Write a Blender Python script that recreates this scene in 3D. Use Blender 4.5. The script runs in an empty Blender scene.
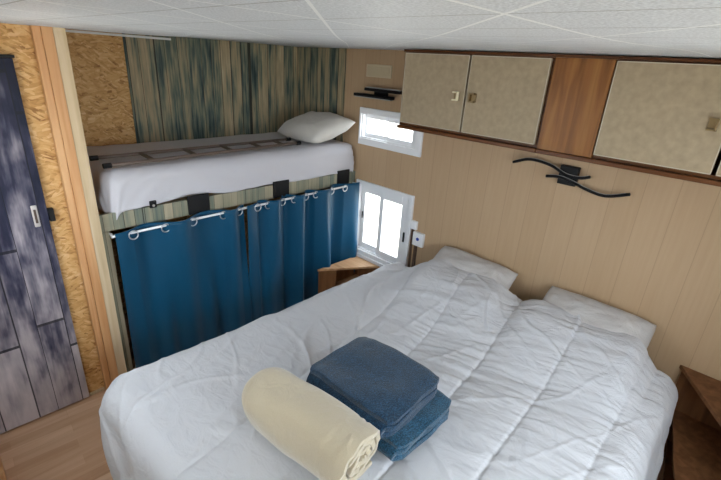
import bpy, bmesh, math, random
from math import sin, cos, pi, radians, exp, sqrt
from mathutils import Vector, Matrix, noise, Euler
random.seed(7)
S = bpy.context.scene
C = S.collection

# ------------------------------------------------------------------ helpers
def smooth(t, a=0.0, b=1.0):
    t = max(0.0, min(1.0, (t - a) / (b - a)))
    return t * t * (3 - 2 * t)

class MB:
    """collects shapes in one bmesh and links them as one mesh object"""
    def __init__(s): s.bm = bmesh.new()
    def box(s, lo, hi, bev=0.0, seg=2, M=None):
        lo, hi = Vector(lo), Vector(hi)
        r = bmesh.ops.create_cube(s.bm, size=1.0)
        vs = r['verts']
        c = (lo + hi) / 2; d = hi - lo
        for v in vs: v.co = Vector((v.co.x * d.x, v.co.y * d.y, v.co.z * d.z)) + c
        if bev > 0:
            es = list({e for v in vs for e in v.link_edges})
            rr = bmesh.ops.bevel(s.bm, geom=es, offset=bev, segments=seg, profile=0.5, affect='EDGES')
            vs = list({v for f in rr['faces'] for v in f.verts} | {v for v in vs if v.is_valid})
        if M is not None:
            for v in vs: v.co = M @ v.co
        return s
    def tube(s, pts, r, n=10, caps=True, flat=None):
        pts = [Vector(p) for p in pts]; rings = []
        up = Vector((0, 0, 1)); prev = None
        for i, p in enumerate(pts):
            t = (pts[min(i + 1, len(pts) - 1)] - pts[max(i - 1, 0)]).normalized()
            if prev is None:
                a = t.cross(up)
                if a.length < 1e-3: a = t.cross(Vector((1, 0, 0)))
                a.normalize()
            else:
                a = (prev - t * prev.dot(t)).normalized()
            prev = a; b = t.cross(a)
            rr = r[i] if isinstance(r, (list, tuple)) else r
            fa, fb = flat or (1, 1)
            rings.append([s.bm.verts.new(p + a * rr * fa * cos(2 * pi * k / n) + b * rr * fb * sin(2 * pi * k / n)) for k in range(n)])
        for i in range(len(rings) - 1):
            for k in range(n):
                s.bm.faces.new((rings[i][k], rings[i][(k + 1) % n], rings[i + 1][(k + 1) % n], rings[i + 1][k]))
        if caps:
            s.bm.faces.new(list(reversed(rings[0]))); s.bm.faces.new(rings[-1])
        return s
    def torus(s, c, R, r, axis='y', n=20, m=8):
        c = Vector(c); g = []
        for i in range(n):
            a = 2 * pi * i / n; row = []
            for j in range(m):
                b = 2 * pi * j / m
                rad = R + r * cos(b); h = r * sin(b)
                p = {'y': (rad * cos(a), h, rad * sin(a)), 'z': (rad * cos(a), rad * sin(a), h), 'x': (h, rad * cos(a), rad * sin(a))}[axis]
                row.append(s.bm.verts.new(c + Vector(p)))
            g.append(row)
        for i in range(n):
            for j in range(m):
                s.bm.faces.new((g[i][j], g[(i + 1) % n][j], g[(i + 1) % n][(j + 1) % m], g[i][(j + 1) % m]))
        return s
    def prism(s, poly, z0, z1):
        """poly in xy, extruded from z0 to z1"""
        a = [s.bm.verts.new((x, y, z0)) for x, y in poly]
        b = [s.bm.verts.new((x, y, z1)) for x, y in poly]
        n = len(poly)
        s.bm.faces.new(list(reversed(a))); s.bm.faces.new(b)
        for i in range(n): s.bm.faces.new((a[i], a[(i + 1) % n], b[(i + 1) % n], b[i]))
        return s
    def grid(s, f, nu, nv, closeu=False):
        """f(u,v) -> point, u and v in 0..1"""
        g = [[s.bm.verts.new(f(i / nu, j / nv)) for j in range(nv + 1)] for i in range(nu + (0 if closeu else 1))]
        N = len(g)
        for i in range(nu):
            for j in range(nv):
                s.bm.faces.new((g[i][j], g[(i + 1) % N][j], g[(i + 1) % N][j + 1], g[i][j + 1]))
        s.g = g
        return s
    def build(s, name, mat, parent=None, sm=False, origin=None):
        o0 = Vector((0, 0, 0))
        if origin is not None: o0 = Vector(origin)
        bmesh.ops.recalc_face_normals(s.bm, faces=s.bm.faces)
        if o0.length > 0:
            for v in s.bm.verts: v.co -= o0
        me = bpy.data.meshes.new(name); s.bm.to_mesh(me); s.bm.free()
        if mat: me.materials.append(mat)
        if sm:
            for p in me.polygons: p.use_smooth = True
        o = bpy.data.objects.new(name, me); C.objects.link(o)
        if parent is not None: o.parent = parent
        return o

def add_mod(o, kind, **kw):
    m = o.modifiers.new(kind.lower(), kind)
    for k, v in kw.items(): setattr(m, k, v)
    return m

def autosm(o, ang=35):
    for p in o.data.polygons: p.use_smooth = True
    bm = bmesh.new(); bm.from_mesh(o.data)
    for e in bm.edges:
        if len(e.link_faces) == 2 and e.calc_face_angle(0) > radians(ang): e.smooth = False
    bm.to_mesh(o.data); bm.free()
    return o

def tag(o, label, cat, group=None):
    o['label'] = label; o['category'] = cat
    if group: o['group'] = group
    return o
def thing(name, label, cat, loc=(0, 0, 0), rot=(0, 0, 0), group=None):
    o = bpy.data.objects.new(name, None); C.objects.link(o)
    o.location = loc; o.rotation_euler = rot; o.empty_display_size = .1
    return tag(o, label, cat, group)
def struct(o):
    o['kind'] = 'structure'; return o

# ------------------------------------------------------------------ materials
def newmat(name):
    m = bpy.data.materials.new(name); m.use_nodes = True
    nt = m.node_tree; N = nt.nodes; L = nt.links
    b = N['Principled BSDF']; b.inputs['Specular IOR Level'].default_value = .22
    return m, nt, N, L, b
def node(N, t, **kw):
    n = N.new(t)
    for k, v in kw.items():
        if k.startswith('i_'): n.inputs[k[2:].replace('_', ' ')].default_value = v
        else: setattr(n, k, v)
    return n
def plain(name, col, rough=.5, metal=0.0, bump=0.0, bscale=60, var=0.0, sheen=0.0, spec=.5, vscale=8):
    m, nt, N, L, b = newmat(name)
    b.inputs['Base Color'].default_value = (*col, 1); b.inputs['Roughness'].default_value = rough
    b.inputs['Metallic'].default_value = metal; b.inputs['Specular IOR Level'].default_value = spec
    if sheen: b.inputs['Sheen Weight'].default_value = sheen
    tc = node(N, 'ShaderNodeTexCoord')
    if var:
        n = node(N, 'ShaderNodeTexNoise'); n.inputs['Scale'].default_value = vscale; n.inputs['Detail'].default_value = 4
        L.new(tc.outputs['Object'], n.inputs['Vector'])
        mx = node(N, 'ShaderNodeMix', data_type='RGBA')
        mx.inputs[6].default_value = (*[c * (1 - var) for c in col], 1); mx.inputs[7].default_value = (*[min(1, c * (1 + var)) for c in col], 1)
        L.new(n.outputs['Fac'], mx.inputs[0]); L.new(mx.outputs[2], b.inputs['Base Color'])
    if bump:
        n = node(N, 'ShaderNodeTexNoise'); n.inputs['Scale'].default_value = bscale; n.inputs['Detail'].default_value = 3
        L.new(tc.outputs['Object'], n.inputs['Vector'])
        bp = node(N, 'ShaderNodeBump'); bp.inputs['Strength'].default_value = bump; bp.inputs['Distance'].default_value = .01
        L.new(n.outputs['Fac'], bp.inputs['Height']); L.new(bp.outputs['Normal'], b.inputs['Normal'])
    return m
def ramp(N, stops, interp='LINEAR'):
    r = node(N, 'ShaderNodeValToRGB'); cr = r.color_ramp; cr.interpolation = interp
    while len(cr.elements) < len(stops): cr.elements.new(.5)
    for e, (p, c) in zip(cr.elements, stops): e.position = p; e.color = (*c, 1)
    return r
def mapping(N, L, scale, rot=(0, 0, 0), loc=(0, 0, 0)):
    tc = node(N, 'ShaderNodeTexCoord'); mp = node(N, 'ShaderNodeMapping')
    mp.inputs['Scale'].default_value = scale; mp.inputs['Rotation'].default_value = rot; mp.inputs['Location'].default_value = loc
    L.new(tc.outputs['Object'], mp.inputs['Vector']); return mp
def math_(N, L, op, a, b=None):
    n = node(N, 'ShaderNodeMath', operation=op)
    for i, v in enumerate((a, b)):
        if v is None: continue
        if isinstance(v, (int, float)): n.inputs[i].default_value = v
        else: L.new(v, n.inputs[i])
    return n.outputs[0]

def wood(name, c0, c1, c2, axis='x', scale=1.0, rough=.45, bump=.15, grain=14):
    """long fibres along axis"""
    m, nt, N, L, b = newmat(name)
    sc = {'x': (1.2, grain, grain), 'y': (grain, 1.2, grain), 'z': (grain, grain, 1.2)}[axis]
    mp = mapping(N, L, tuple(v * scale for v in sc))
    n = node(N, 'ShaderNodeTexNoise'); n.inputs['Scale'].default_value = 1.5; n.inputs['Detail'].default_value = 6; n.inputs['Distortion'].default_value = .6
    L.new(mp.outputs[0], n.inputs['Vector'])
    r = ramp(N, [(.28, c0), (.5, c1), (.72, c2)]); L.new(n.outputs['Fac'], r.inputs[0]); L.new(r.outputs[0], b.inputs['Base Color'])
    b.inputs['Roughness'].default_value = rough
    bp = node(N, 'ShaderNodeBump'); bp.inputs['Strength'].default_value = bump; bp.inputs['Distance'].default_value = .004
    L.new(n.outputs['Fac'], bp.inputs['Height']); L.new(bp.outputs[0], b.inputs['Normal'])
    return m

def osb(name):
    m, nt, N, L, b = newmat(name)
    mp = mapping(N, L, (1, 1, 1))
    dn = node(N, 'ShaderNodeTexNoise'); dn.inputs['Scale'].default_value = 4; dn.inputs['Detail'].default_value = 1
    L.new(mp.outputs[0], dn.inputs['Vector'])
    add = node(N, 'ShaderNodeMix', data_type='RGBA', blend_type='ADD'); add.inputs[0].default_value = .07
    L.new(mp.outputs[0], add.inputs[6]); L.new(dn.outputs['Color'], add.inputs[7])
    outs = []
    for sc, rot in (((11, 11, 50), (0, .30, 0)), ((15, 15, 62), (0, -.55, 0))):
        mm = node(N, 'ShaderNodeMapping'); mm.inputs['Rotation'].default_value = rot
        L.new(add.outputs[2], mm.inputs['Vector'])
        m2 = node(N, 'ShaderNodeMapping'); m2.inputs['Scale'].default_value = sc; L.new(mm.outputs[0], m2.inputs['Vector'])
        v = node(N, 'ShaderNodeTexVoronoi'); v.inputs['Scale'].default_value = 1.6; v.inputs['Randomness'].default_value = 1
        L.new(m2.outputs[0], v.inputs['Vector'])
        sp = node(N, 'ShaderNodeSeparateColor'); L.new(v.outputs['Color'], sp.inputs[0]); outs.append((sp.outputs[0], v.outputs['Distance'], sp.outputs[1]))
    sw = node(N, 'ShaderNodeTexNoise'); sw.inputs['Scale'].default_value = 22; L.new(mp.outputs[0], sw.inputs['Vector'])
    gt = math_(N, L, 'GREATER_THAN', sw.outputs['Fac'], .5)
    mx = node(N, 'ShaderNodeMix', data_type='FLOAT'); L.new(gt, mx.inputs[0]); L.new(outs[0][0], mx.inputs[2]); L.new(outs[1][0], mx.inputs[3])
    fine = node(N, 'ShaderNodeTexNoise'); fine.inputs['Scale'].default_value = 1; fine.inputs['Detail'].default_value = 5; fm = mapping(N, L, (24, 24, 60)); L.new(fm.outputs[0], fine.inputs['Vector'])
    s = math_(N, L, 'ADD', math_(N, L, 'MULTIPLY', mx.outputs[0], .46), math_(N, L, 'MULTIPLY', fine.outputs['Fac'], .54))
    r = ramp(N, [(.22, (.30, .14, .045)), (.33, (.50, .27, .09)), (.48, (.60, .345, .13)), (.64, (.66, .40, .17)), (.80, (.75, .51, .27))])
    L.new(s, r.inputs[0]); L.new(r.outputs[0], b.inputs['Base Color'])
    b.inputs['Roughness'].default_value = .55
    bp = node(N, 'ShaderNodeBump'); bp.inputs['Strength'].default_value = .25; bp.inputs['Distance'].default_value = .004
    L.new(s, bp.inputs['Height']); L.new(bp.outputs[0], b.inputs['Normal'])
    return m

def planks(name, width, stops, dark=(.03, .025, .02), u='x', line=.03, rough=.5, vscale=1.4, seed=0, top_dark=None, big=2.2, fu=55.0, gw=.42, bu=9.0, bw=.62, whw=.26, stave=None):
    """printed upright boards: u is the horizontal coordinate; colour varies per board and along the grain"""
    m, nt, N, L, b = newmat(name)
    tc = node(N, 'ShaderNodeTexCoord'); sp = node(N, 'ShaderNodeSeparateXYZ'); L.new(tc.outputs['Object'], sp.inputs[0])
    if u == 'xy': uu = math_(N, L, 'SUBTRACT', sp.outputs[0], sp.outputs[1])
    else: uu = sp.outputs[0 if u == 'x' else 1]
    q = math_(N, L, 'DIVIDE', uu, width)
    wn = node(N, 'ShaderNodeTexNoise', noise_dimensions='1D'); wn.inputs['Scale'].default_value = .8; L.new(q, wn.inputs['W'])
    q = math_(N, L, 'ADD', q, math_(N, L, 'MULTIPLY', wn.outputs['Fac'], 1.2))
    fl = math_(N, L, 'FLOOR', q); fr = math_(N, L, 'FRACT', q)
    wh = node(N, 'ShaderNodeTexWhiteNoise', noise_dimensions='1D'); L.new(math_(N, L, 'ADD', fl, 13.7 + seed), wh.inputs['W'])
    # long grain noise, shifted per board
    cb = node(N, 'ShaderNodeCombineXYZ')
    L.new(math_(N, L, 'MULTIPLY', uu, fu), cb.inputs[0])
    L.new(math_(N, L, 'MULTIPLY', wh.outputs['Value'], 40.0), cb.inputs[1])
    L.new(math_(N, L, 'MULTIPLY', sp.outputs[2], vscale * 1.6), cb.inputs[2])
    g = node(N, 'ShaderNodeTexNoise'); g.inputs['Scale'].default_value = 1; g.inputs['Detail'].default_value = 5; g.inputs['Distortion'].default_value = .3; L.new(cb.outputs[0], g.inputs['Vector'])
    cb2 = node(N, 'ShaderNodeCombineXYZ')
    L.new(math_(N, L, 'MULTIPLY', uu, bu), cb2.inputs[0])
    L.new(math_(N, L, 'MULTIPLY', wh.outputs['Value'], 40.0), cb2.inputs[1])
    L.new(math_(N, L, 'MULTIPLY', sp.outputs[2], big), cb2.inputs[2])
    g2 = node(N, 'ShaderNodeTexNoise'); g2.inputs['Scale'].default_value = 1; g2.inputs['Detail'].default_value = 3; L.new(cb2.outputs[0], g2.inputs['Vector'])
    t = math_(N, L, 'ADD', math_(N, L, 'MULTIPLY', g.outputs['Fac'], gw), math_(N, L, 'MULTIPLY', g2.outputs['Fac'], bw))
    t = math_(N, L, 'ADD', t, math_(N, L, 'MULTIPLY', math_(N, L, 'SUBTRACT', wh.outputs['Value'], .5), whw))
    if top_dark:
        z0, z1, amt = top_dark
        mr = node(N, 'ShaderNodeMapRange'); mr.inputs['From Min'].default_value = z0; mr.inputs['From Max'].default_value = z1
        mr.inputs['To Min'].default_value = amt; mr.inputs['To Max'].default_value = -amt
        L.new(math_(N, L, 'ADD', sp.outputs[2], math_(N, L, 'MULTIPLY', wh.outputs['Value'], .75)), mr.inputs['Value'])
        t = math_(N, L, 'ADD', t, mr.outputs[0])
    lt2 = None
    if stave:
        zz = math_(N, L, 'ADD', math_(N, L, 'DIVIDE', sp.outputs[2], stave), math_(N, L, 'MULTIPLY', wh.outputs['Value'], 7.3))
        w2 = node(N, 'ShaderNodeTexWhiteNoise', noise_dimensions='2D'); c2 = node(N, 'ShaderNodeCombineXYZ')
        L.new(fl, c2.inputs[0]); L.new(math_(N, L, 'FLOOR', zz), c2.inputs[1]); L.new(c2.outputs[0], w2.inputs['Vector'])
        t = math_(N, L, 'ADD', t, math_(N, L, 'MULTIPLY', math_(N, L, 'SUBTRACT', w2.outputs['Value'], .5), .20))
        fz = math_(N, L, 'FRACT', zz); lt2 = math_(N, L, 'LESS_THAN', fz, .012)
    r = ramp(N, stops); L.new(t, r.inputs[0])
    edge = math_(N, L, 'MINIMUM', fr, math_(N, L, 'SUBTRACT', 1.0, fr))
    lt = math_(N, L, 'LESS_THAN', edge, line)
    if lt2 is not None: lt = math_(N, L, 'MAXIMUM', lt, lt2)
    mx = node(N, 'ShaderNodeMix', data_type='RGBA'); L.new(math_(N, L, 'MULTIPLY', lt, .85), mx.inputs[0]); L.new(r.outputs[0], mx.inputs[6]); mx.inputs[7].default_value = (*dark, 1)
    L.new(mx.outputs[2], b.inputs['Base Color']); b.inputs['Roughness'].default_value = rough
    bp = node(N, 'ShaderNodeBump'); bp.inputs['Strength'].default_value = .15; bp.inputs['Distance'].default_value = .003
    L.new(t, bp.inputs['Height']); L.new(bp.outputs[0], b.inputs['Normal'])
    return m

def laminate(name):
    m, nt, N, L, b = newmat(name)
    mp = mapping(N, L, (1, 1, 1), rot=(0, 0, radians(3)))
    br = node(N, 'ShaderNodeTexBrick'); br.offset = .37; br.offset_frequency = 2
    br.inputs['Scale'].default_value = 1; br.inputs['Brick Width'].default_value = .42; br.inputs['Row Height'].default_value = .065
    br.inputs['Mortar Size'].default_value = .0007; br.inputs['Mortar Smooth'].default_value = .3
    br.inputs['Color1'].default_value = (0, 0, 0, 1); br.inputs['Color2'].default_value = (1, 1, 1, 1); br.inputs['Mortar'].default_value = (.2, .2, .2, 1)
    L.new(mp.outputs[0], br.inputs['Vector'])
    m2 = mapping(N, L, (2.5, 34, 1)); n = node(N, 'ShaderNodeTexNoise'); n.inputs['Scale'].default_value = 1; n.inputs['Detail'].default_value = 5; n.inputs['Distortion'].default_value = .5
    L.new(m2.outputs[0], n.inputs['Vector'])
    sp = node(N, 'ShaderNodeSeparateColor'); L.new(br.outputs['Color'], sp.inputs[0])
    t = math_(N, L, 'ADD', math_(N, L, 'MULTIPLY', sp.outputs[0], .45), math_(N, L, 'MULTIPLY', n.outputs['Fac'], .55))
    r = ramp(N, [(.15, (.46, .26, .15)), (.45, (.60, .38, .24)), (.8, (.72, .50, .34))]); L.new(t, r.inputs[0]); L.new(r.outputs[0], b.inputs['Base Color'])
    b.inputs['Roughness'].default_value = .35
    return m

def wallboard(name):
    m, nt, N, L, b = newmat(name)
    tc = node(N, 'ShaderNodeTexCoord'); sp = node(N, 'ShaderNodeSeparateXYZ'); L.new(tc.outputs['Object'], sp.inputs[0])
    uu = math_(N, L, 'SUBTRACT', sp.outputs[1], sp.outputs[0])
    q = math_(N, L, 'DIVIDE', math_(N, L, 'ADD', uu, 3.03), .145); fr = math_(N, L, 'FRACT', q); fl = math_(N, L, 'FLOOR', q)
    edge = math_(N, L, 'MINIMUM', fr, math_(N, L, 'SUBTRACT', 1.0, fr)); lt = math_(N, L, 'LESS_THAN', edge, .012)
    wh = node(N, 'ShaderNodeTexWhiteNoise', noise_dimensions='1D'); L.new(fl, wh.inputs['W'])
    mp = mapping(N, L, (60, 60, 3)); n = node(N, 'ShaderNodeTexNoise'); n.inputs['Scale'].default_value = 1; n.inputs['Detail'].default_value = 4; L.new(mp.outputs[0], n.inputs['Vector'])
    t = math_(N, L, 'ADD', math_(N, L, 'MULTIPLY', n.outputs['Fac'], .75), math_(N, L, 'MULTIPLY', wh.outputs['Value'], .22))
    r = ramp(N, [(.2, (.47, .325, .195)), (.8, (.53, .375, .235))]); L.new(t, r.inputs[0])
    mx = node(N, 'ShaderNodeMix', data_type='RGBA'); L.new(math_(N, L, 'MULTIPLY', lt, .30), mx.inputs[0]); L.new(r.outputs[0], mx.inputs[6]); mx.inputs[7].default_value = (.22, .14, .08, 1)
    L.new(mx.outputs[2], b.inputs['Base Color']); b.inputs['Roughness'].default_value = .5
    return m

def ceil_mat(name):
    m, nt, N, L, b = newmat(name)
    tc = node(N, 'ShaderNodeTexCoord'); sp = node(N, 'ShaderNodeSeparateXYZ'); L.new(tc.outputs['Object'], sp.inputs[0])
    X, Y = sp.outputs[0], sp.outputs[1]
    def lines(v, off, per, hw):
        fr = math_(N, L, 'FRACT', math_(N, L, 'DIVIDE', math_(N, L, 'ADD', v, 10 * per - off + per / 2), per))
        return math_(N, L, 'LESS_THAN', math_(N, L, 'ABSOLUTE', math_(N, L, 'SUBTRACT', fr, .5)), hw / per)
    dark = lines(X, -2.010, .18, .0024)
    lite = lines(Y, -3.027, .3535, .0040)
    diag = lines(math_(N, L, 'SUBTRACT', X, Y), .672, .347, .0042)
    w = math_(N, L, 'MAXIMUM', lite, diag)
    n = node(N, 'ShaderNodeTexNoise'); n.inputs['Scale'].default_value = 230; n.inputs['Detail'].default_value = 2; L.new(tc.outputs['Object'], n.inputs['Vector'])
    n2 = node(N, 'ShaderNodeTexNoise'); n2.inputs['Scale'].default_value = 3; L.new(tc.outputs['Object'], n2.inputs['Vector'])
    r = ramp(N, [(.35, (.52, .55, .60)), (.65, (.72, .755, .81))]); L.new(n.outputs['Fac'], r.inputs[0])
    m1 = node(N, 'ShaderNodeMix', data_type='RGBA'); L.new(math_(N, L, 'MULTIPLY', dark, .65), m1.inputs[0]); L.new(r.outputs[0], m1.inputs[6]); m1.inputs[7].default_value = (.22, .22, .22, 1)
    m2 = node(N, 'ShaderNodeMix', data_type='RGBA'); L.new(math_(N, L, 'MULTIPLY', w, .8), m2.inputs[0]); L.new(m1.outputs[2], m2.inputs[6]); m2.inputs[7].default_value = (.88, .90, .92, 1)
    L.new(m2.outputs[2], b.inputs['Base Color']); b.inputs['Roughness'].default_value = .45
    bp = node(N, 'ShaderNodeBump'); bp.inputs['Strength'].default_value = .35; bp.inputs['Distance'].default_value = .004
    L.new(math_(N, L, 'ADD', n.outputs['Fac'], math_(N, L, 'MULTIPLY', n2.outputs['Fac'], 1.0)), bp.inputs['Height']); L.new(bp.outputs[0], b.inputs['Normal'])
    return m

def cloth(name, col, bump=.25, scale=7, fine=140, rough=.85, sheen=.2, stretch=(1, 1, 1), var=0.0, dist=.02):
    m, nt, N, L, b = newmat(name)
    mp = mapping(N, L, stretch)
    n = node(N, 'ShaderNodeTexNoise'); n.inputs['Scale'].default_value = scale; n.inputs['Detail'].default_value = 5; n.inputs['Distortion'].default_value = 1.2
    L.new(mp.outputs[0], n.inputs['Vector'])
    f = node(N, 'ShaderNodeTexNoise'); f.inputs['Scale'].default_value = fine; f.inputs['Detail'].default_value = 2; L.new(mp.outputs[0], f.inputs['Vector'])
    h = math_(N, L, 'ADD', n.outputs['Fac'], math_(N, L, 'MULTIPLY', f.outputs['Fac'], .12))
    bp = node(N, 'ShaderNodeBump'); bp.inputs['Strength'].default_value = bump; bp.inputs['Distance'].default_value = dist
    L.new(h, bp.inputs['Height']); L.new(bp.outputs[0], b.inputs['Normal'])
    b.inputs['Base Color'].default_value = (*col, 1); b.inputs['Roughness'].default_value = rough; b.inputs['Sheen Weight'].default_value = sheen
    b.inputs['Specular IOR Level'].default_value = .25
    if var:
        mx = node(N, 'ShaderNodeMix', data_type='RGBA'); L.new(f.outputs['Fac'], mx.inputs[0])
        mx.inputs[6].default_value = (*[c * (1 - var) for c in col], 1); mx.inputs[7].default_value = (*[c * (1 + var) for c in col], 1)
        L.new(mx.outputs[2], b.inputs['Base Color'])
    return m

def terry(name, col):
    m, nt, N, L, b = newmat(name)
    mp = mapping(N, L, (1, 1, 1))
    f = node(N, 'ShaderNodeTexNoise'); f.inputs['Scale'].default_value = 190; f.inputs['Detail'].default_value = 3; L.new(mp.outputs[0], f.inputs['Vector'])
    n = node(N, 'ShaderNodeTexNoise'); n.inputs['Scale'].default_value = 22; n.inputs['Detail'].default_value = 3; L.new(mp.outputs[0], n.inputs['Vector'])
    t = math_(N, L, 'ADD', math_(N, L, 'MULTIPLY', f.outputs['Fac'], .75), math_(N, L, 'MULTIPLY', n.outputs['Fac'], .25))
    r = ramp(N, [(.36, tuple(c * .45 for c in col)), (.5, col), (.66, tuple(c * 1.9 for c in col))]); L.new(t, r.inputs[0]); L.new(r.outputs[0], b.inputs['Base Color'])
    bp = node(N, 'ShaderNodeBump'); bp.inputs['Strength'].default_value = .6; bp.inputs['Distance'].default_value = .006
    L.new(t, bp.inputs['Height']); L.new(bp.outputs[0], b.inputs['Normal'])
    b.inputs['Roughness'].default_value = .95; b.inputs['Sheen Weight'].default_value = .35; b.inputs['Specular IOR Level'].default_value = .1
    return m

def glass(name):
    m, nt, N, L, b = newmat(name)
    N.remove(b); out = N['Material Output']
    t = node(N, 'ShaderNodeBsdfTransparent'); t.inputs[0].default_value = (.97, .98, .98, 1)
    g = node(N, 'ShaderNodeBsdfGlossy'); g.inputs['Roughness'].default_value = .02
    mx = node(N, 'ShaderNodeMixShader'); mx.inputs[0].default_value = .05; L.new(t.outputs[0], mx.inputs[1]); L.new(g.outputs[0], mx.inputs[2]); L.new(mx.outputs[0], out.inputs[0])
    return m

M = dict(
    osb=osb('osb_board'),
    green=planks('weathered_green_boards', .085, [(.34, (.032, .052, .052)), (.44, (.085, .115, .10)), (.52, (.18, .19, .135)), (.59, (.30, .26, .165)), (.68, (.40, .31, .19)), (.82, (.52, .43, .28))], u='xy', line=.03, big=3.4, vscale=2.0, fu=70.0, gw=.50, bu=17.0, bw=.62, whw=.20),
    rail=planks('weathered_rail', .055, [(.22, (.10, .14, .13)), (.38, (.20, .22, .17)), (.52, (.33, .31, .22)), (.68, (.43, .37, .26)), (.85, (.5, .44, .32))], u='xy', line=.02, seed=4, big=1.6),
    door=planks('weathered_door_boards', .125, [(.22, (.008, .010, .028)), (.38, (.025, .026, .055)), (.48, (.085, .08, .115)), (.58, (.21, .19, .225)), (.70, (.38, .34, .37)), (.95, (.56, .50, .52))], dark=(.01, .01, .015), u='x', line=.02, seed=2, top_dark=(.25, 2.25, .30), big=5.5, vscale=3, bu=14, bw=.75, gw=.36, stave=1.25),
    floor=laminate('oak_laminate'),
    wall=wallboard('beige_wallboard'),
    plainwall=plain('pale_board', (.55, .47, .36), .6, var=.05),
    ceil=ceil_mat('ceiling_tiles'),
    pine=wood('pine', (.50, .37, .22), (.60, .46, .29), (.68, .55, .38), 'z', 1, .5, .1, 22),
    pine_orange=wood('varnished_pine', (.52, .25, .10), (.62, .33, .15), (.70, .42, .21), 'z', 1, .45, .1, 18),
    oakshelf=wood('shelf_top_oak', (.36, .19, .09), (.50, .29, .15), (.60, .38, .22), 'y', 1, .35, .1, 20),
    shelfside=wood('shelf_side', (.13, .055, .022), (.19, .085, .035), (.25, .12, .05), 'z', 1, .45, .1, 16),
    shelfdark=wood('dark_shelf', (.12, .05, .02), (.18, .078, .033), (.25, .115, .05), 'z', 1, .45, .1, 16),
    mahog=wood('mahogany', (.15, .055, .013), (.25, .10, .024), (.34, .155, .043), 'z', 1, .35, .1, 16),
    mahog_y=wood('mahogany_rail', (.07, .024, .008), (.11, .04, .013), (.16, .062, .02), 'y', 1, .35, .1, 16),
    cream=plain('cream_laminate', (.385, .305, .205), .55, spec=.25, var=.26, vscale=34, bump=.05),
    dooredge=plain('cream_edge', (.52, .46, .36), .5),
    brass=plain('brass', (.92, .84, .62), .3, .15),
    oldbrass=plain('dull_brass', (.30, .22, .12), .4, .9),
    white=plain('white_plastic', (.88, .89, .91), .35),
    whitew=plain('white_trim', (.80, .80, .78), .5),
    beige=plain('beige_plastic', (.64, .55, .38), .5),
    black=plain('black_metal', (.006, .006, .007), .5, 0, spec=.25),
    blackp=plain('black_bracket', (.008, .008, .009), .5, spec=.25),
    alu=plain('grey_aluminium', (.62, .58, .55), .35, .6),
    rail_metal=plain('dull_ladder_metal', (.17, .125, .10), .3, .4),
    rung=plain('ladder_rung', (.10, .065, .05), .5, .2),
    chrome=plain('white_rod', (.82, .84, .86), .3, .2),
    ring=plain('eyelet_steel', (.62, .64, .68), .28, .9),
    glass=glass('window_glass'),
    curtain=cloth('teal_curtain', (.002, .066, .140), .10, 5, 200, .38, .12, (1, 1, .3), .12, .01),
    sheet=cloth('white_sheet', (.60, .585, .62), .25, 6, 160, .8, .1, (1, 1, 1)),
    duvet=cloth('white_duvet', (.61, .62, .655), .32, 11, 180, .8, .15, (1.5, .8, 1), 0, .03),
    pillow=cloth('pillowcase', (.66, .63, .58), .35, 9, 170, .85, .15),
    pillow2=cloth('pillowcase_white', (.56, .54, .53), .45, 9, 170, .85, .15),
    fleece=cloth('cream_fleece', (.53, .455, .325), .35, 14, 260, .95, .6, (1, 1, 1), .08, .02),
    terry=terry('navy_terry', (.010, .040, .082)),
    terry2=terry('teal_terry', (.016, .070, .125)),
    mattress=plain('mattress_ticking', (.6, .58, .55), .9),
    frosted=plain('lamp_glass', (.8, .8, .78), .3),
    led=plain('lamp_underside', (.40, .40, .38), .3),
    blue=plain('blue_dial', (.02, .07, .4), .4),
    cable=plain('brown_cable_cover', (.10, .055, .035), .5),
    gravel=plain('pale_gravel', (.45, .42, .36), .9, bump=.4, bscale=30, var=.25),
)

# ------------------------------------------------------------------ the room
XL, YF, ZT = -2.66, -3.86, 2.12      # left wall, wall behind the camera, wall top (ceiling hangs a bit lower)
def ceil_z(x, y): return 2.040 - .032 * smooth(-y, 0, .8) * smooth(-x, .5, 1.8)

struct(MB().box((XL - .06, YF - .06, -.06), (.06, .06, 0)).build('floor', M['floor']))
def cf(u, v):
    x = XL + u * -XL; y = YF + v * -YF
    return Vector((x, y, ceil_z(x, y)))
m = MB(); m.grid(cf, 40, 40); g = m.g
o = struct(m.build('ceiling', M['ceil'], sm=True))
if o.data.polygons[0].normal.z > 0: o.data.flip_normals()
add_mod(o, 'SOLIDIFY', thickness=.05, offset=-1)

def wall_with_holes(name, axis, a0, a1, p0, p1, z0, z1, holes, mat):
    """axis 'y': wall runs along y between x=p0..p1; holes (a0,a1,z0,z1)"""
    m = MB()
    cuts = sorted({a0, a1, *[h[0] for h in holes], *[h[1] for h in holes]})
    for i in range(len(cuts) - 1):
        c0, c1 = cuts[i], cuts[i + 1]; mid = (c0 + c1) / 2
        zs = [(z0, z1)]
        for h in holes:
            if h[0] < mid < h[1]:
                nz = []
                for (q0, q1) in zs:
                    if h[2] > q0: nz.append((q0, min(q1, h[2])))
                    if h[3] < q1: nz.append((max(q0, h[3]), q1))
                zs = nz
        for (q0, q1) in zs:
            if axis == 'y': m.box((p0, c0, q0), (p1, c1, q1))
            else: m.box((c0, p0, q0), (c1, p1, q1))
    return struct(m.build(name, mat))

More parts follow.
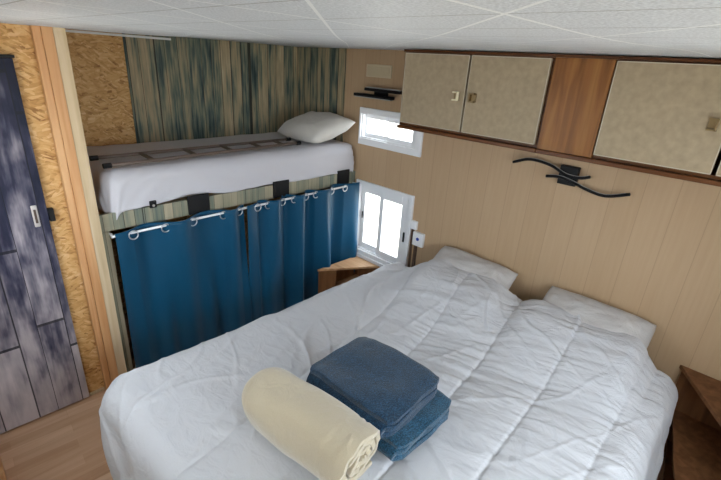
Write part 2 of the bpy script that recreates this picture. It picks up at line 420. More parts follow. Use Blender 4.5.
SW = (-1.415, -.855, 1.385, 1.575)          # small window opening
BW = (-1.420, -.865, .42, 1.01)             # large window opening
wall_with_holes('wall_right', 'y', YF, 0, 0, .06, 0, ZT, [SW, BW], M['wall'])
struct(MB().box((-2.03, 0, 0), (.06, .06, ZT)).build('wall_back', M['osb']))
struct(MB().box((-2.09, -.78, 0), (-2.03, .06, ZT)).build('wall_alcove', M['osb']))
DX0, DX1, DZ = -2.615, -2.172, 1.876
wall_with_holes('wall_partition', 'x', XL, -2.03, -.81, -.78, 0, ZT, [], M['osb'])
LW = (-2.05, -1.15, .95, 1.80)  # opening added out of view, sized for the light it lets in
wall_with_holes('wall_left', 'y', YF, -.78, XL - .06, XL, 0, ZT, [LW], M['plainwall'])
FW = (-2.50, -.75, .85, 1.85)  # opening added behind the camera, sized for its daylight
wall_with_holes('wall_front', 'x', XL, 0, YF - .06, YF, 0, ZT, [FW], M['plainwall'])
# printed cladding on the back wall and round the corner
struct(MB().box((-1.434, -.008, 1.0), (-.008, 0, ZT)).build('trim_1', M['green']))
struct(MB().box((-.008, -.640, 1.0), (0, 0, ZT)).build('trim_2', M['green']))
struct(MB().box((-1.90, -.014, 2.010), (-1.116, 0, 2.024), .002).build('trim_3', M['whitew']))
struct(MB().box((XL, -3.8, 0), (XL + .04, -.84, .09), .004).build('baseboard_left', M['pine_orange']))
struct(MB().box((-2.17, -.822, 0), (-2.09, -.8105, .02), .003).build('baseboard_partition', M['pine']))

# door in the partition
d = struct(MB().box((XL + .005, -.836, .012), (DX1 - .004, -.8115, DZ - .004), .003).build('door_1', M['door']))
MB().box((XL + .005, -.838, DZ-.003), (DX1 + .004, -.8115, DZ + .009), .002).build('door_rail', M['black'], d)
h = MB().box((-2.240, -.843, 1.105), (-2.216, -.8365, 1.215), .004).build('door_handle', M['alu'], d)
MB().box((-2.233, -.847, 1.125), (-2.223, -.8432, 1.195), .002).build('grip_recess', M['rung'], h)
MB().box((-2.174, -.842, 1.120), (-2.150, -.8115, 1.185), .003).build('door_latch', M['black'], d)

def window(n, op, fr, sashes, split=None):
    """op: opening (y0,y1,z0,z1), fr: outer frame on the wall face"""
    m = MB()
    y0, y1, z0, z1 = op; Y0, Y1, Z0, Z1 = fr
    for a in (((-.018, Y0, z1), (0, Y1, Z1)), ((-.018, Y0, Z0), (0, Y1, z0)), ((-.018, Y0, z0), (0, y0, z1)), ((-.018, y1, z0), (0, Y1, z1))):
        m.box(*a, .002)
    t = .008
    for a in (((0, y0, z1 - t), (.06, y1, z1)), ((0, y0, z0), (.06, y1, z0 + t)), ((0, y0, z0 + t), (.06, y0 + t, z1 - t)), ((0, y1 - t, z0 + t), (.06, y1, z1 - t))):
        m.box(*a)
    w = struct(m.build('window_%d' % n, M['white']))
    for (a0, a1, b0, b1, wl, wr, wt, wb, x) in sashes:
        s = MB()
        s.box((x, a0, b0), (x + .022, a0 + wl, b1), .003); s.box((x, a1 - wr, b0), (x + .022, a1, b1), .003)
        s.box((x, a0 + wl, b1 - wt), (x + .022, a1 - wr, b1), .003); s.box((x, a0 + wl, b0), (x + .022, a1 - wr, b0 + wb), .003)
        so = s.build('sash', M['white'], w)
        MB().box((x + .009, a0 + wl, b0 + wb), (x + .013, a1 - wr, b1 - wt)).build('pane', M['glass'], so)
    return w
w1 = window(1, SW, (-1.470, -.838, 1.335, 1.620), [(-1.407, -1.12, 1.393, 1.567, .045, .012, .030, .03, .012), (-1.135, -.863, 1.393, 1.567, .012, .014, .030, .03, .036)])
w2 = window(2, BW, (-1.455, -.845, .375, 1.038), [(-1.412, -1.105, .428, 1.002, .075, .040, .07, .05, .004), (-1.135, -.873, .428, 1.002, .05, .045, .07, .05, .028)])
MB().box((-.008, -1.392, .64), (.004, -1.380, .72), .002).build('window_latch', M['black'], w2)
MB().box((.018, -.905, .70), (.0275, -.897, .76), .002).build('window_latch', M['black'], w2)
MB().box((-.035, -1.45, .355), (-.0185, -.85, .385), .003).build('window_sill', M['white'], w2)
def added_window(n, axis, op, p):  # unseen window, added only to let daylight into the room
    a0, a1, z0, z1 = op; m = MB()
    def bx(x0, x1, q0, q1, d0, d1):
        m.box((d0, x0, q0), (d1, x1, q1), .003) if axis == 'y' else m.box((x0, d0, q0), (x1, d1, q1), .003)
    for (x0, x1, q0, q1) in ((a0, a1, z1 - .05, z1), (a0, a1, z0, z0 + .05), (a0, a0 + .05, z0 + .05, z1 - .05), (a1 - .05, a1, z0 + .05, z1 - .05), ((a0 + a1) / 2 - .025, (a0 + a1) / 2 + .025, z0 + .05, z1 - .05)):
        bx(x0, x1, q0, q1, p - .05, p - .01)
    w = struct(m.build('window_%d' % n, M['white']))
    m = MB(); bx(a0 + .05, a1 - .05, z0 + .05, z1 - .05, p - .034, p - .030)
    m.build('pane', M['glass'], w)
added_window(3, 'y', LW, XL)  # added out of view to light the floor and partition
added_window(4, 'x', FW, YF)  # added behind the camera to light bed, curtains and floor
# the ground outside
struct(MB().box((-14, -16, -.62), (16, 12, -.55)).build('ground', M['gravel']))

# ------------------------------------------------------------------ post at the bunk's corner
t = thing('timber_post', 'square timber post at the left end of the bunk, orange front and pale side', 'post', (-2.01, -.82, 0))
O = t.location
MB().box((-2.056, -.858, 0), (-2.012, -.812, 2.03), .002).build('front_board', M['pine_orange'], t, origin=O)
MB().box((-2.0115, -.856, 0), (-1.962, -.816, 2.03), .002).build('side_board', M['pine'], t, origin=O)['label'] = 'pale bare pine side board'
MB().box((-2.088, -.850, 0), (-2.0565, -.814, 2.03), .003).build('edge_strip', M['pine_orange'], t, origin=O)

# ------------------------------------------------------------------ bunk
t = thing('bunk_bed', 'raised single bunk with weathered board front rail above blue curtains', 'bunk bed', (-1, -.4, 0))
O = t.location
MB().box((-1.955, -.815, 1.000), (-.004, -.795, 1.100), .002).build('front_rail', M['rail'], t, origin=O)
MB().box((-1.961, -.815, 0), (-1.915, -.795, .998), .002).build('upright', M['rail'], t, origin=O)
MB().box((-1.90, -.790, 1.055), (-.02, -.02, 1.085), .003).build('platform', M['pine'], t, origin=O)
for (a, b_) in ((-1.465, -1.325), (-.838, -.700), (-.215, -.085)):
    MB().box((a, -.828, 1.006), (b_, -.8155, 1.125), .003).build('bracket', M['blackp'], t, origin=O)['label'] = 'black bracket'
k = MB().box((-1.690, -.828, 1.092), (-1.650, -.8155, 1.135), .004).build('clip', M['blackp'], t, origin=O)
MB().tube([(-1.67, -.834, 1.108), (-1.67, -.828, 1.108)], .007, 10).build('screw', M['alu'], k, origin=O)

# mattress under a loose sheet
t = thing('bunk_mattress', 'single mattress under a loose white sheet on the bunk', 'mattress', (-1, -.4, 1.087))
O = t.location
MB().box((-1.84, -.75, 1.088), (-.05, -.04, 1.26), .04, 4).build('mattress_core', M['mattress'], t, origin=O)
X0, X1, Y0, Y1 = -1.82, -.062, -.735, -.07
RR = .08
def sheetpt(a, b):
    # a along x, b along y in flat cloth coordinates
    cx = min(max(a, X0), X1); cy = min(max(b, Y0), Y1)
    dx, dy = a - cx, b - cy; d_ = sqrt(dx * dx + dy * dy)
    zt = 1.325 + .006 * noise.noise(Vector((a * 2.2, b * 3, 1))) + .004 * noise.noise(Vector((a * 9, b * 9, 4)))
    if d_ < 1e-6: return Vector((a, b, zt))
    nx, ny = dx / d_, dy / d_
    arc = RR * pi / 2
    if d_ < arc: hz = RR * sin(d_ / RR); dr = RR * (1 - cos(d_ / RR))
    else: hz = RR + .012 * sin(min(1, (d_ - arc) / .2) * pi * .5); dr = RR + d_ - arc
    w = smooth(d_, .03, .22)
    hz += w * (.016 * noise.noise(Vector((a * 4 + b * 6, b * 3, 7))) + .006 * sin(a * 9 + b * 7) ) + .010 * noise.noise(Vector(((a - b) * 14, (a + b) * 3, 5))) * smooth(-a, 1.3, 1.85)
    hz = min(hz, .058) if nx > 0.3 or ny > .3 else hz
    return Vector((cx + nx * hz, cy + ny * hz, zt - dr))
def sf(u, v):
    hem = .262 + .016 * noise.noise(Vector((u * 5, 3, 0))) - .020 * smooth(abs(u - .31), .1, 0)
    a = (X0 - .27) + u * ((X1 + .14) - (X0 - .27))
    b = (Y0 - hem) + v * ((Y1 + .12) - (Y0 - hem))
    return sheetpt(a, b)
o = MB().grid(sf, 150, 80).build('sheet', M['sheet'], t, sm=True, origin=O)
add_mod(o, 'SOLIDIFY', thickness=.003, offset=-1)

# ------------------------------------------------------------------ pillows
def pillow(name, label, loc, rot, sx, sy, th, mat, seed, grp=None, slump=0):
    t = thing(name, label, 'pillow', loc, rot, grp)
    def mk(sgn):
        def f(u, v):
            x = u * 2 - 1; y = v * 2 - 1
            px, py = x, y
            pin = .10
            X = px * (1 - pin * (1 - abs(py) ** 2) * abs(px) ** 2 * 1.0) * sx / 2
            Y = py * (1 - pin * (1 - abs(px) ** 2) * abs(py) ** 2 * 1.0) * sy / 2
            prof = (max(0, 1 - abs(px) ** 2.6) * max(0, 1 - abs(py) ** 2.6)) ** .55
            kk = .45
            X *= sqrt(1 - kk * py * py * .5 * abs(px)); Y *= sqrt(1 - kk * px * px * .5 * abs(py))
            z = sgn * th / 2 * prof
            wr = noise.noise(Vector((px * 2.2, py * 2.2, seed))) * .012 + noise.noise(Vector((px * 6, py * 6, seed + 5))) * .006
            z += wr * min(1, prof * 1.5)
            z += .012 * noise.noise(Vector((px * 1.5, py * 1.5, seed + 9)))
            z -= slump * (px ** 2)
            return Vector((X, Y, z))
        return f
    m = MB(); m.grid(mk(1), 44, 34); m.grid(mk(-1), 44, 34)
    bmesh.ops.remove_doubles(m.bm, verts=m.bm.verts, dist=.0008)
    m.build('pillowcase', mat, t, sm=True)
    return t
# x axis = length (y in the room after rotation)
pillow('pillow', 'off-white pillow at the right end of the bunk, propped by the small window',
       (-.240, -.560, 1.440), (radians(15), radians(-2), radians(-97)), .63, .47, .19, M['pillow'], 3)
pillow('pillow', 'white pillow at the head of the double bed on the window side',
       (-.190, -2.075, .655), (radians(32), radians(0), radians(-90)), .64, .42, .18, M['pillow2'], 11)
pillow('pillow', 'white pillow at the head of the double bed on the dark shelf side',
       (-.190, -2.855, .655), (radians(32), radians(0), radians(-90)), .63, .42, .18, M['pillow2'], 21)

# ------------------------------------------------------------------ ladder lying on the bunk
t = thing('ladder', 'slim metal bunk ladder lying flat on the white sheet of the bunk', 'ladder', (-1.2, -.62, 1.34))
O = t.location
A0, A1 = Vector((-1.868, -.768, 1.351)), Vector((-.50, -.682, 1.351))
B0, B1 = Vector((-1.868, -.545, 1.351)), Vector((-.47, -.515, 1.351))
for (p, q) in ((A0, A1), (B0, B1)):
    r = MB().tube([p + (q - p) * (i / 12) for i in range(13)], .0105, 10).build('rail', M['rail_metal'], t, sm=True, origin=O)
    dr = (q - p).normalized()
    for e, s_ in ((p, 1), (q, -1)):
        MB().tube([e - dr * s_ * .012, e + dr * s_ * .028], .0145, 10).build('end_cap', M['black'], r, origin=O)
for f in (.19, .385, .575, .745, .89):
    p, q = A0.lerp(A1, f), B0.lerp(B1, f)
    MB().tube([p, q], .014, 8, flat=(1.1, .6)).build('rung', M['rung'], t, origin=O)

# ------------------------------------------------------------------ curtain rod and curtains
RY, RZ = -.868, .985
def rodz(x): return RZ + .018 * (x + 1.9) / 1.9
t = thing('curtain_rod', 'thin white curtain rod under the bunk rail', 'curtain rod', (-1, RY, RZ))
O = t.location
MB().tube([(-1.925, RY, rodz(-1.925)), (-.022, RY, rodz(-.02))], .0075, 12).build('rod', M['chrome'], t, sm=True, origin=O)
for x in (-1.915, -.03):
    MB().box((x - .006, RY, rodz(x) - .006), (x + .006, -.816, rodz(x) + .006), .002).build('rod_bracket', M['white'], t, origin=O)
def curtain(label, x0, x1, cross, first, ph, flat):
    t = thing('curtain', label, 'curtain', ((x0 + x1) / 2, RY, .05), group=None)
    O = t.location
    ks = [x0] + cross + [x1]
    def off(x, z):
        w = smooth(z, .2, .95)
        o_ = 0
        for i in range(len(ks) - 1):
            if ks[i] <= x <= ks[i + 1] + 1e-9:
                L_ = ks[i + 1] - ks[i]; sg = first if i % 2 == 0 else -first
                a = min(.038, .018 + L_ * .22)
                u = (x - ks[i]) / L_
                if i == 0: v_ = cos(u * pi / 2) * .6
                elif i == len(ks) - 2: v_ = sin(u * pi / 2) * .6
                else: v_ = sin(u * pi)
                o_ = sg * a * v_
        lo = .030 * sin((x - x0) * 21 + ph) + .010 * sin((x - x0) * 43 + ph * 2) + .022 * noise.noise(Vector((x * 6, z * .8, ph)))
        return o_ * (.75 + .25 * w) * 1.15 + lo * (1 - w * .9)
    def f(u, v):
        x = x0 + u * (x1 - x0); z = .04 + v * (rodz(x) + .022 - .04)
        xx = x + .012 * (1 - v) * sin(x * 17 + ph) * sin(pi * u)
        return Vector((xx, RY + off(x, z) - .006 * (1 - v), z))
    o = MB().grid(f, 190, 40).build('fabric', M['curtain'], t, sm=True, origin=O)
    add_mod(o, 'SOLIDIFY', thickness=.002, offset=0)
    for x in cross:
        MB().torus((x, RY - .010, rodz(x) - .012), .0245, .0042, 'y', 24, 8).build('eyelet', M['ring'], t, sm=True, origin=O)
curtain('blue curtain hanging under the left half of the bunk, beside the post', -1.912, -1.099, [-1.815, -1.635, -1.468, -1.262, -1.150], -1, .4, 0)
curtain('blue curtain hanging under the right half of the bunk, beside the window', -1.097, -.030, [-1.005, -.920, -.800, -.694, -.585, -.487, -.325, -.178], -1, 2.1, 0)

# ------------------------------------------------------------------ wall fittings near the corner
t = thing('vent_grille', 'small beige slatted vent grille high on the wall near the bunk', 'vent', (0, -1.0, 1.89))
O = t.location
MB().box((-.010, -1.128, 1.848), (0, -.876, 1.938), .004).build('frame', M['beige'], t, origin=O)
m = MB()
for i in range(20):
    y = -1.112 + i * .0113
    m.box((-.014, y, 1.862), (-.010, y + .0055, 1.924))
m.build('slats', M['beige'], t, origin=O)
t = thing('wall_lamp', 'black wall lamp of two offset straight bars above the small window', 'wall lamp', (0, -1.05, 1.735))
O = t.location
MB().box((-.03, -1.11, 1.705), (0, -.99, 1.775), .003).build('wall_plate', M['black'], t, origin=O)
for (y0, y1, z) in ((-1.20, -.818, 1.716), (-1.285, -.930, 1.762)):
    b_ = MB().box((-.078, y0, z - .011), (-.030, y1, z + .011), .004).build('lamp_bar', M['black'], t, origin=O)
    MB().box((-.074, y0 + .01, z - .017 if z < 1.75 else z + .0112), (-.036, y1 - .01, z - .0112 if z < 1.75 else z + .017), .001).build('diffuser', M['led'], b_, origin=O)

t = thing('wall_lamp', 'black wall lamp with two wavy crossing bars on a square plate', 'wall lamp', (0, -2.51, 1.42))
O = t.location
MB().box((-.035, -2.560, 1.372), (0, -2.460, 1.478), .003).build('wall_plate', M['black'], t, origin=O)
def spline(pts, n=40):
    out = []
    P = [pts[0]] + list(pts) + [pts[-1]]
    for i in range(1, len(P) - 2):
        for k in range(n // (len(P) - 3)):
            u = k / (n // (len(P) - 3)); a, b_, c, d_ = P[i - 1], P[i], P[i + 1], P[i + 2]
            out.append(tuple(.5 * ((2 * b_[j]) + (-a[j] + c[j]) * u + (2 * a[j] - 5 * b_[j] + 4 * c[j] - d_[j]) * u * u + (-a[j] + 3 * b_[j] - 3 * c[j] + d_[j]) * u ** 3) for j in range(len(b_))))
    out.append(tuple(pts[-1])); return out
for pts in ([(-2.187, 1.443), (-2.286, 1.478), (-2.407, 1.468), (-2.506, 1.431), (-2.582, 1.430), (-2.630, 1.446)],
            [(-2.399, 1.402), (-2.465, 1.412), (-2.534, 1.403), (-2.621, 1.378), (-2.726, 1.364), (-2.836, 1.400)]):
    P = [(-.048, y, z) for y, z in spline(pts)]
    b_ = MB().tube(P, .011, 10, flat=(1.0, .75)).build('lamp_bar', M['black'], t, sm=True, origin=O)
    MB().tube([(p[0], p[1], p[2] + .0075) for p in P[2:-2]], .003, 8).build('diffuser', M['led'], b_, sm=True, origin=O)

t = thing('junction_box', 'small white junction box mounted beside the large window', 'junction box', (0, -1.48, .81))
MB().box((-.022, -1.513, .782), (0, -1.458, .850), .004).build('cover', M['white'], t, origin=t.location)
t = thing('wall_socket', 'white wall socket with a blue centre right of the large window', 'socket', (0, -1.54, .72))
O = t.location
MB().box((-.030, -1.592, .662), (0, -1.494, .772), .006).build('cover', M['white'], t, origin=O)
MB().tube([(-.034, -1.545, .722), (-.030, -1.545, .722)], .013, 16).build('dial', M['blue'], t, origin=O)
o = MB().box((-.016, -1.530, 0), (0, -1.506, .660), .002).box((-.016, -1.482, 0), (0, -1.468, .780), .002).build('cable_cover', M['cable'])
tag(o, 'dark cable strips running down the wall below the white socket', 'cable cover')

# ------------------------------------------------------------------ overhead cabinets
def handle(par, O, y, s_, z, mat):
    """square bracket shaped pull, open towards side s_"""
    m = MB(); x0, x1 = -.366, -.346
    w = .030; hgt = .025; th = .0085
    m.box((x0, y - s_ * w / 2 - th / 2, z - hgt), (x1, y - s_ * w / 2 + th / 2, z + hgt), .001)
    for dz in (-1, 1):
        a, b_ = sorted((y - s_ * w / 2, y + s_ * w / 2))
        m.box((x0, a, z + dz * (hgt - th / 2) - th / 2), (x1, b_, z + dz * (hgt - th / 2) + th / 2), .001)
    return m.build('handle', mat, par, origin=O)
def cabinet(label, y0, y1, doors, fillers):
    t = thing('wall_cabinet', label, 'cabinet', (-.165, (y0 + y1) / 2, 1.571))
    O = t.location
    m = MB()
    m.box((-.318, y0, 1.590), (-.0, y1, 1.604)).box((-.318, y0, 2.012), (0, y1, 2.026)).box((-.318, y1 - .014, 1.604), (0, y1, 2.012)).box((-.318, y0, 1.604), (0, y0 + .014, 2.012)).box((-.014, y0 + .014, 1.604), (0, y1 - .014, 2.012))
    m.build('carcass', M['mahog_y'], t, origin=O)
    MB().box((-.345, y0, 1.568), (-.300, y1, 1.589), .003).build('bottom_rail', M['mahog_y'], t, origin=O)
    MB().box((-.338, y0, 2.021), (-.3185, y1, 2.034), .001).build('top_rail', M['mahog_y'], t, origin=O)
    for (a, b_) in fillers:
        MB().box((-.336, a, 1.5905), (-.3185, b_, 2.0205), .001).build('front_panel', M['mahog'], t, origin=O)['label'] = 'reddish wood front panel'
    for (a, b_, hs, hm) in doors:
        dd = MB().box((-.337, a + .003, 1.607), (-.3185, b_ - .003, 2.0155), .002).build('door', M['cream'], t, origin=O)
        e = MB()
        f0, f1, g0, g1 = a + .003, b_ - .003, 1.607, 2.0155
        for q in (((-.3385, f0, g1 - .004), (-.337, f1, g1)), ((-.3385, f0, g0), (-.337, f1, g0 + .004)), ((-.3385, f0, g0), (-.337, f0 + .004, g1)), ((-.3385, f1 - .004, g0), (-.337, f1, g1))): e.box(*q)
        e.build('edge_band', M['dooredge'], dd, origin=O)
        if hs:
            y = b_ - .052 if hs > 0 else a + .052
            bk = MB().box((-.3455, y - .016, 1.777), (-.337, y + .016, 1.823), .002).build('handle_base', M['oldbrass'], dd, origin=O)
            handle(dd, O, y, -hs, 1.800, hm)
cabinet('overhead cabinet with two cream doors meeting at paired brass handles', -2.424, -1.500,
        [(-1.966, -1.512, -1, M['brass']), (-2.412, -1.972, 1, M['oldbrass'])], [])
cabinet('overhead cabinet at the right edge, wide wood panel then cream doors', -3.84, -2.426,
        [(-3.150, -2.694, -1, M['oldbrass']), (-3.62, -3.160, 0, None)], [(-2.690, -2.428), (-3.838, -3.626)])

# ------------------------------------------------------------------ corner shelves by the bed
def corner_shelf(label, cy, sgn, lx, ly, tops, mtop, mside, yw):
    t = thing('corner_shelf', label, 'shelf', (0, cy, 0)); O = t.location
    xw = -.022 if sgn < 0 else -.004
    for i, (z, k) in enumerate(tops):
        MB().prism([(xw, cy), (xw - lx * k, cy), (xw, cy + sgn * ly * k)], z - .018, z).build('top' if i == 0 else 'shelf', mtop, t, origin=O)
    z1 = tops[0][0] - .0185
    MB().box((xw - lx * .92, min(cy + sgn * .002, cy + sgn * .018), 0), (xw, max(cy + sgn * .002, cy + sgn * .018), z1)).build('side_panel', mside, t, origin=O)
    return t, O, xw
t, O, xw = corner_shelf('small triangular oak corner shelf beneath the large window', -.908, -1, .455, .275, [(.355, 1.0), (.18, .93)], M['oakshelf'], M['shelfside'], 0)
# slanted front panel closing the left third
p0 = Vector((xw - .448, -.911, 0)); p1 = Vector((xw, -.908 - .27, 0))
dv = (p1 - p0).normalized()
nn = Vector((dv.y, -dv.x, 0)) 
m = MB(); q = p0 + dv * .15
m.prism([(p0.x, p0.y), (q.x, q.y), (q.x + .012, q.y + .012), (p0.x + .012, p0.y + .0)], 0, .336); m.build('front_panel', M['shelfside'], t, origin=O)
MB().box((xw - .018, -1.165, 0), (xw, -.930, .336)).build('back_panel', M['shelfside'], t, origin=O)
t = thing('corner_shelf', 'dark brown corner shelf unit in the right corner beside the bed', 'shelf', (0, -3.84, 0)); O = t.location
YC = -3.84
MB().prism([(-.004, YC), (-.92, YC), (-.004, -3.285)], .555, .575).build('top', M['shelfdark'], t, origin=O)
MB().prism([(-.024, YC + .02), (-.92, YC + .02), (-.90, -3.52), (-.42, -3.40), (-.024, -3.33)], .30, .318).build('shelf', M['shelfdark'], t, origin=O)
MB().prism([(-.024, YC + .02), (-.95, YC + .02), (-.95, -3.56), (-.40, -3.41), (-.024, -3.36)], .10, .118).build('shelf', M['shelfdark'], t, origin=O)
MB().box((-.022, YC + .02, 0), (-.004, -3.30, .554)).build('side_panel', M['shelfdark'], t, origin=O)
MB().box((-.95, YC, 0), (-.004, YC + .018, .554)).build('back_panel', M['shelfdark'], t, origin=O)

# ------------------------------------------------------------------ double bed
t = thing('bed_base', 'low wooden double bed base hidden under the white duvet', 'bed base', (-1.07, -2.39, 0)); O = t.location
MB().box((-2.06, -3.20, .14), (-.02, -1.58, .26), .006).build('frame', M['shelfside'], t, origin=O)
for x in (-1.98, -.10):
    for y in (-3.12, -1.66):
        MB().box((x - .03, y - .03, 0), (x + .03, y + .03, .139), .003).build('leg', M['shelfside'], t, origin=O)
t = MB().box((-2.06, -3.20, .262), (-.02, -1.58, .50), .04, 4).build('mattress', M['mattress'], sm=False)
tag(t, 'thick double mattress lying under the white duvet', 'mattress')

IX0, IX1, IY0, IY1, R0 = -2.13, -.215, -3.215, -1.545, .115
SEAMS = [lambda x: -1.745 + .19 * x + 0 * x, lambda x: -2.085 + .17 * x, lambda x: -2.465 + .11 * x, lambda x: -2.825 + .05 * x, lambda x: -3.155 + .015 * x]
def bump_pillow(x, y):
    def r_(a, b, c, d, v): return smooth(v, a, b) * (1 - smooth(v, c, d))
    hy = r_(-3.27, -3.08, -1.90, -1.60, y) * (1 - .28 * exp(-((y + 2.46) / .10) ** 2))
    return .165 * hy * smooth(x, -.85, -.26)
def duvet_h(a, b):
    z = .560 + bump_pillow(a, b)
    # puffed channels between seams
    best = min(abs(b - s_(a)) for s_ in SEAMS)
    z += .009 * (1 - exp(-(best / .050) ** 1.5))
    z -= .0055 * exp(-(best / .0065) ** 2)
    return z
def ridg(v, s_): 
    n_ = noise.noise(v)
    return (1 - abs(n_) * 2) ** 3 if abs(n_) < .5 else 0
def crease(v, w=.10):
    """thin raised lines where the noise crosses zero"""
    n_ = noise.noise(v)
    return exp(-(n_ / w) ** 2)
def wrinkle(a, b):
    near = min(abs(b - s_(a)) for s_ in SEAMS)
    right = smooth(-b, 1.8, 2.3)
    w = 0
    # gathers crossing the seams on the head side
    wx = a + .30 * b + .05 * noise.noise(Vector((a * 2.5, b * 2.5, 2)))
    gth = noise.noise(Vector((wx * 15, b * 2.4, 3.3))) * .0062 + noise.noise(Vector((wx * 31, b * 4.5, 8.8))) * .0046 + noise.noise(Vector((wx * 60, b * 7, 1.8))) * .0022
    amt = (.18 + .82 * right) * (.40 + .60 * smooth(a, -1.9, -.8)) * (.65 + .8 * exp(-(near / .09) ** 2))
    w += gth * amt
    # thin creases
    msk = smooth(noise.noise(Vector((a * 1.7, b * 1.7, 31))), -.2, .3)
    jx = .12 * noise.noise(Vector((a * 2.2, b * 2.2, 77))); 
    def fam(th, lo, hi, seed, wd):
        u_ = a * cos(th) + b * sin(th) + jx; v_ = -a * sin(th) + b * cos(th) + jx
        return crease(Vector((u_ * lo, v_ * hi, seed)), wd)
    left = 1 - .6 * right
    w += .0110 * fam(.35, 1.1, 4.6, 12.5, .055) * msk * left
    w += .0095 * fam(-.55, 1.3, 5.4, 22.5, .06) * (1 - msk) * left
    w += .0070 * fam(.9, 1.8, 8.0, 42.5, .08) * (.3 + .7 * msk)
    w += .0022 * noise.noise(Vector(((a + .6 * b) * 6, (b - .6 * a) * 22, 9.9)))
    w += noise.noise(Vector((a * 2.0, b * 2.0, 1.7))) * .012
    w += noise.noise(Vector((a * 6, b * 5, 6.1))) * .0065
    return w
def duvetpt(a, b):
    cx = min(max(a, IX0), IX1); cy = min(max(b, IY0), IY1)
    dx, dy = a - cx, b - cy
    if a > IX1: # head end: cloth simply runs on flat and is turned down at the hem
        dx = 0; cx = a
    d_ = sqrt(dx * dx + dy * dy)
    z = duvet_h(cx if cx < -.2 else cx, cy) + wrinkle(a, b)
    if a > IX1: z -= .8 * (a - IX1) ** 1.0
    if d_ < 1e-6: return Vector((a, b, z))
    nx, ny = dx / d_, dy / d_
    R1 = R0
    arc = R1 * pi / 2
    if d_ < arc: hz = R1 * sin(d_ / R1); dr = R1 * (1 - cos(d_ / R1)); nzf = cos(d_ / R1)
    else: hz = R1 + .02 * smooth(d_ - arc, 0, .3); dr = R1 + d_ - arc; nzf = 0
    w = wrinkle(a, b)
    z = duvet_h(cx, cy) + w * nzf - dr
    fold = smooth(d_, .08, .35) * (.020 * sin((a - b) * 13 + 1.5 * noise.noise(Vector((a * 2, b * 2, 0)))) + .02 * noise.noise(Vector((a * 4, b * 4, 9))))
    hz += w * (1 - nzf) * 1.2 + fold
    if abs(ny) > .5 and ny > 0: hz = min(hz, .16)
    return Vector((cx + nx * hz, cy + ny * hz, z))
A_0, A_1, B_0, B_1 = IX0 - .46, -.205, IY0 - .36, IY1 + .40
def df(u, v):
    return duvetpt(A_0 + u * (A_1 - A_0), B_0 + v * (B_1 - B_0))
m = MB().grid(df, 400, 400)
o = m.build('duvet', M['duvet'], sm=True)
tag(o, 'white quilted duvet spread over the double bed with stitched channels', 'duvet')
add_mod(o, 'SOLIDIFY', thickness=.022, offset=-1)

# ------------------------------------------------------------------ towels and blanket on the duvet
def ribbon(name, line, y0, y1, th, mat, parent, ny=24, seed=0, endround=.0, amp=.004):
    """a folded cloth: centre line in (x,z) swept along y"""
    n = len(line) - 1
    def f(u, v):
        i = min(int(u * n), n - 1); fr = u * n - i
        x = line[i][0] * (1 - fr) + line[i + 1][0] * fr; z = line[i][1] * (1 - fr) + line[i + 1][1] * fr
        y = y0 + v * (y1 - y0)
        e_ = smooth(abs(x), .135, .185)
        y -= (v - .5) * 2 * .020 * e_ * e_
        y += (v - .5) * 2 * (.010 * noise.noise(Vector((x * 9, z * 30, seed))) )
        ed = abs(v - .5) * 2
        z += (line[0][1] - z) * 0 - .010 * smooth(ed, .7, 1) * (1 if u > .5 else 0)
        dx = amp * noise.noise(Vector((x * 8, y * 8, z * 12 + seed)))
        dz = amp * noise.noise(Vector((x * 8 + 5, y * 8, z * 12 + seed)))
        return Vector((x + dx, y, z + dz))
    o = MB().grid(f, n, ny).build(name, mat, parent, sm=True)
    add_mod(o, 'SOLIDIFY', thickness=th, offset=0)
    add_mod(o, 'BEVEL', width=th * .45, segments=3, limit_method='ANGLE', angle_limit=radians(50))
    return o
def serp(w, nl, pitch, z0=0, fr=None):
    """serpentine of nl layers, starting at right"""
    pts = []; r = pitch / 2
    for k in range(nl):
        s_ = 1 if k % 2 == 0 else -1
        z = z0 + k * pitch
        for i in range(15): pts.append((s_ * (w / 2 - r) * (1 - 2 * i / 14), z))
        if k < nl - 1:
            for i in range(1, 8):
                a = pi * i / 8
                pts.append((-s_ * (w / 2 - r) - s_ * r * sin(a), z + r - r * cos(a)))
    return pts
ZB = .590
def towel(label, loc, rz, w, y0, y1, nl, pitch, th, mat, seed):
    t = thing('towel', label, 'towel', loc, (0, 0, radians(rz)), 'folded navy towels')
    ribbon('folded_cloth', serp(w, nl, pitch, th / 2 + .002), y0, y1, th, mat, t, seed=seed, amp=.010, ny=30)
    return t
towel('folded navy blue towel, lower one of the pair on the duvet', (-1.420, -2.435, ZB), 1, .375, -.240, .215, 3, .027, .0245, M['terry2'], 3)
towel('folded navy blue towel, thick upper one of the pair on the duvet', (-1.440, -2.385, ZB + .081), 3, .372, -.232, .208, 3, .029, .0265, M['terry'], 8)

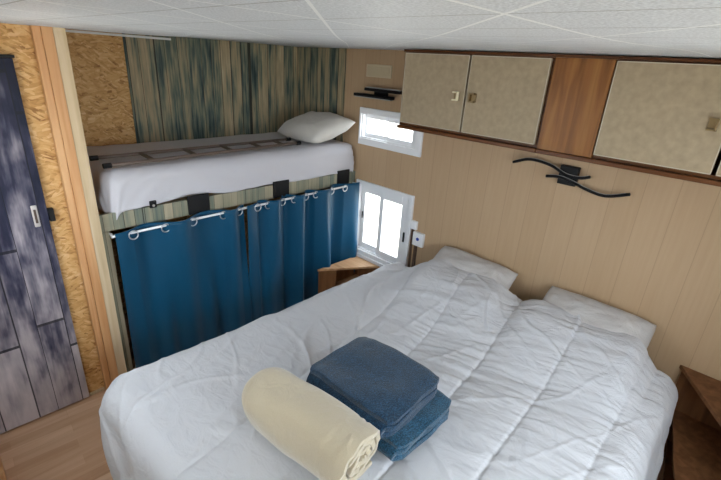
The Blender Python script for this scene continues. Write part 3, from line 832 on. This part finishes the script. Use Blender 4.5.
# rolled cream blanket
t = thing('blanket', 'cream fleece blanket rolled up on the duvet beside the blue towels', 'blanket', (-1.782, -2.350, .708), (0, 0, radians(7)))
sp_ = []
turns, rmin, rmax = 3.4, .018, .122
NS = 150
for i in range(NS + 1):
    a = i / NS * turns * 2 * pi
    r = rmin + (rmax - rmin) * (i / NS)
    sp_.append((r, a))
def bf(u, v):
    i = min(int(u * NS), NS - 1); fr = u * NS - i
    r = sp_[i][0] * (1 - fr) + sp_[i + 1][0] * fr; a = sp_[i][1] * (1 - fr) + sp_[i + 1][1] * fr
    y = -.285 + v * .55
    s_ = sqrt(max(.0, 1 - (max(0, (v - .74) / .26)) ** 2.4))          # rounded far end
    s_ *= 1 - .05 * smooth(v, .12, 0)
    s_ *= 1 + .15 * noise.noise(Vector((cos(a) * 1.2, y * 4.5, sin(a) * 1.2 + 2))) + .03 * noise.noise(Vector((cos(a) * 2.5, y * 9 + a * .4, sin(a) * 2.5)))
    s_ *= 1 - .050 * exp(-((v - .100) / .014) ** 2) - .040 * exp(-((v - .155) / .012) ** 2)
    ang = a - pi * .30 - turns * 2 * pi
    flatn = 1.0
    x = r * s_ * cos(ang) * 1.07; z = r * s_ * sin(ang) * .97
    if z < -.104: z = -.104
    y -= .018 * (r / rmax) * sin(ang * 1.0) * smooth(v, .3, 0)
    y += .012 * noise.noise(Vector((cos(a) * 2, sin(a) * 2, r * 30))) * smooth(v, .3, 0)
    return Vector((x, y, z))
o = MB().grid(bf, NS, 40).build('rolled_fleece', M['fleece'], t, sm=True)
add_mod(o, 'SOLIDIFY', thickness=.020, offset=0)
add_mod(o, 'BEVEL', width=.008, segments=3, limit_method='ANGLE', angle_limit=radians(50))

# ------------------------------------------------------------------ light: overcast daylight through the two seen windows and two added unseen ones
w = bpy.data.worlds.new('sky'); S.world = w; w.use_nodes = True
bg = w.node_tree.nodes['Background']; bg.inputs[0].default_value = (.86, .93, 1.0, 1); bg.inputs[1].default_value = 8.6
def portal(name, loc, rot, sx, sy):
    l = bpy.data.lights.new(name, 'AREA'); l.shape = 'RECTANGLE'; l.size = sx; l.size_y = sy
    l.cycles.is_portal = True
    o = bpy.data.objects.new(name, l); C.objects.link(o); o.location = loc; o.rotation_euler = rot
    return o
portal('portal_small_window', (.065, (SW[0] + SW[1]) / 2, (SW[2] + SW[3]) / 2), (0, radians(90), 0), SW[3] - SW[2], SW[1] - SW[0])
portal('portal_large_window', (.065, (BW[0] + BW[1]) / 2, (BW[2] + BW[3]) / 2), (0, radians(90), 0), BW[3] - BW[2], BW[1] - BW[0])
portal('portal_added_left_window', (XL - .065, (LW[0] + LW[1]) / 2, (LW[2] + LW[3]) / 2), (0, radians(-90), 0), LW[3] - LW[2], LW[1] - LW[0])
portal('portal_added_front_window', ((FW[0] + FW[1]) / 2, YF - .065, (FW[2] + FW[3]) / 2), (radians(90), 0, 0), FW[1] - FW[0], FW[3] - FW[2])

sl = bpy.data.lights.new('sun', 'SUN'); sl.energy = 18; sl.angle = radians(6); sl.color = (1, .96, .9)
so = bpy.data.objects.new('sun', sl); C.objects.link(so); so.location = (3, 6, 6)
so.rotation_euler = Vector((.12, -1.0, -1.25)).to_track_quat('-Z', 'Y').to_euler()

# ------------------------------------------------------------------ camera
yaw, pit, rol = radians(46.791), radians(22.26), radians(3.64)
F = Vector((sin(yaw) * cos(pit), cos(yaw) * cos(pit), -sin(pit)))
Rt = Vector((cos(yaw), -sin(yaw), 0)); U = Rt.cross(F)
R2 = Rt * cos(rol) + U * sin(rol); U2 = -Rt * sin(rol) + U * cos(rol)
cd = bpy.data.cameras.new('camera'); cam = bpy.data.objects.new('camera', cd); C.objects.link(cam)
mw = Matrix(((R2.x, U2.x, -F.x, -2.563), (R2.y, U2.y, -F.y, -3.327), (R2.z, U2.z, -F.z, 1.941), (0, 0, 0, 1)))
cam.matrix_world = mw
cd.sensor_width = 36; cd.lens = 431.556 / 721 * 36; cd.clip_start = .01; cd.clip_end = 100
S.camera = cam
S.view_settings.view_transform = 'Standard'; S.view_settings.look = 'None'
S.view_settings.gamma = 1; S.view_settings.use_curve_mapping = False
S.view_settings.exposure = 0.0
S.cycles.max_bounces = 10; S.cycles.diffuse_bounces = 8; S.cycles.transparent_max_bounces = 12
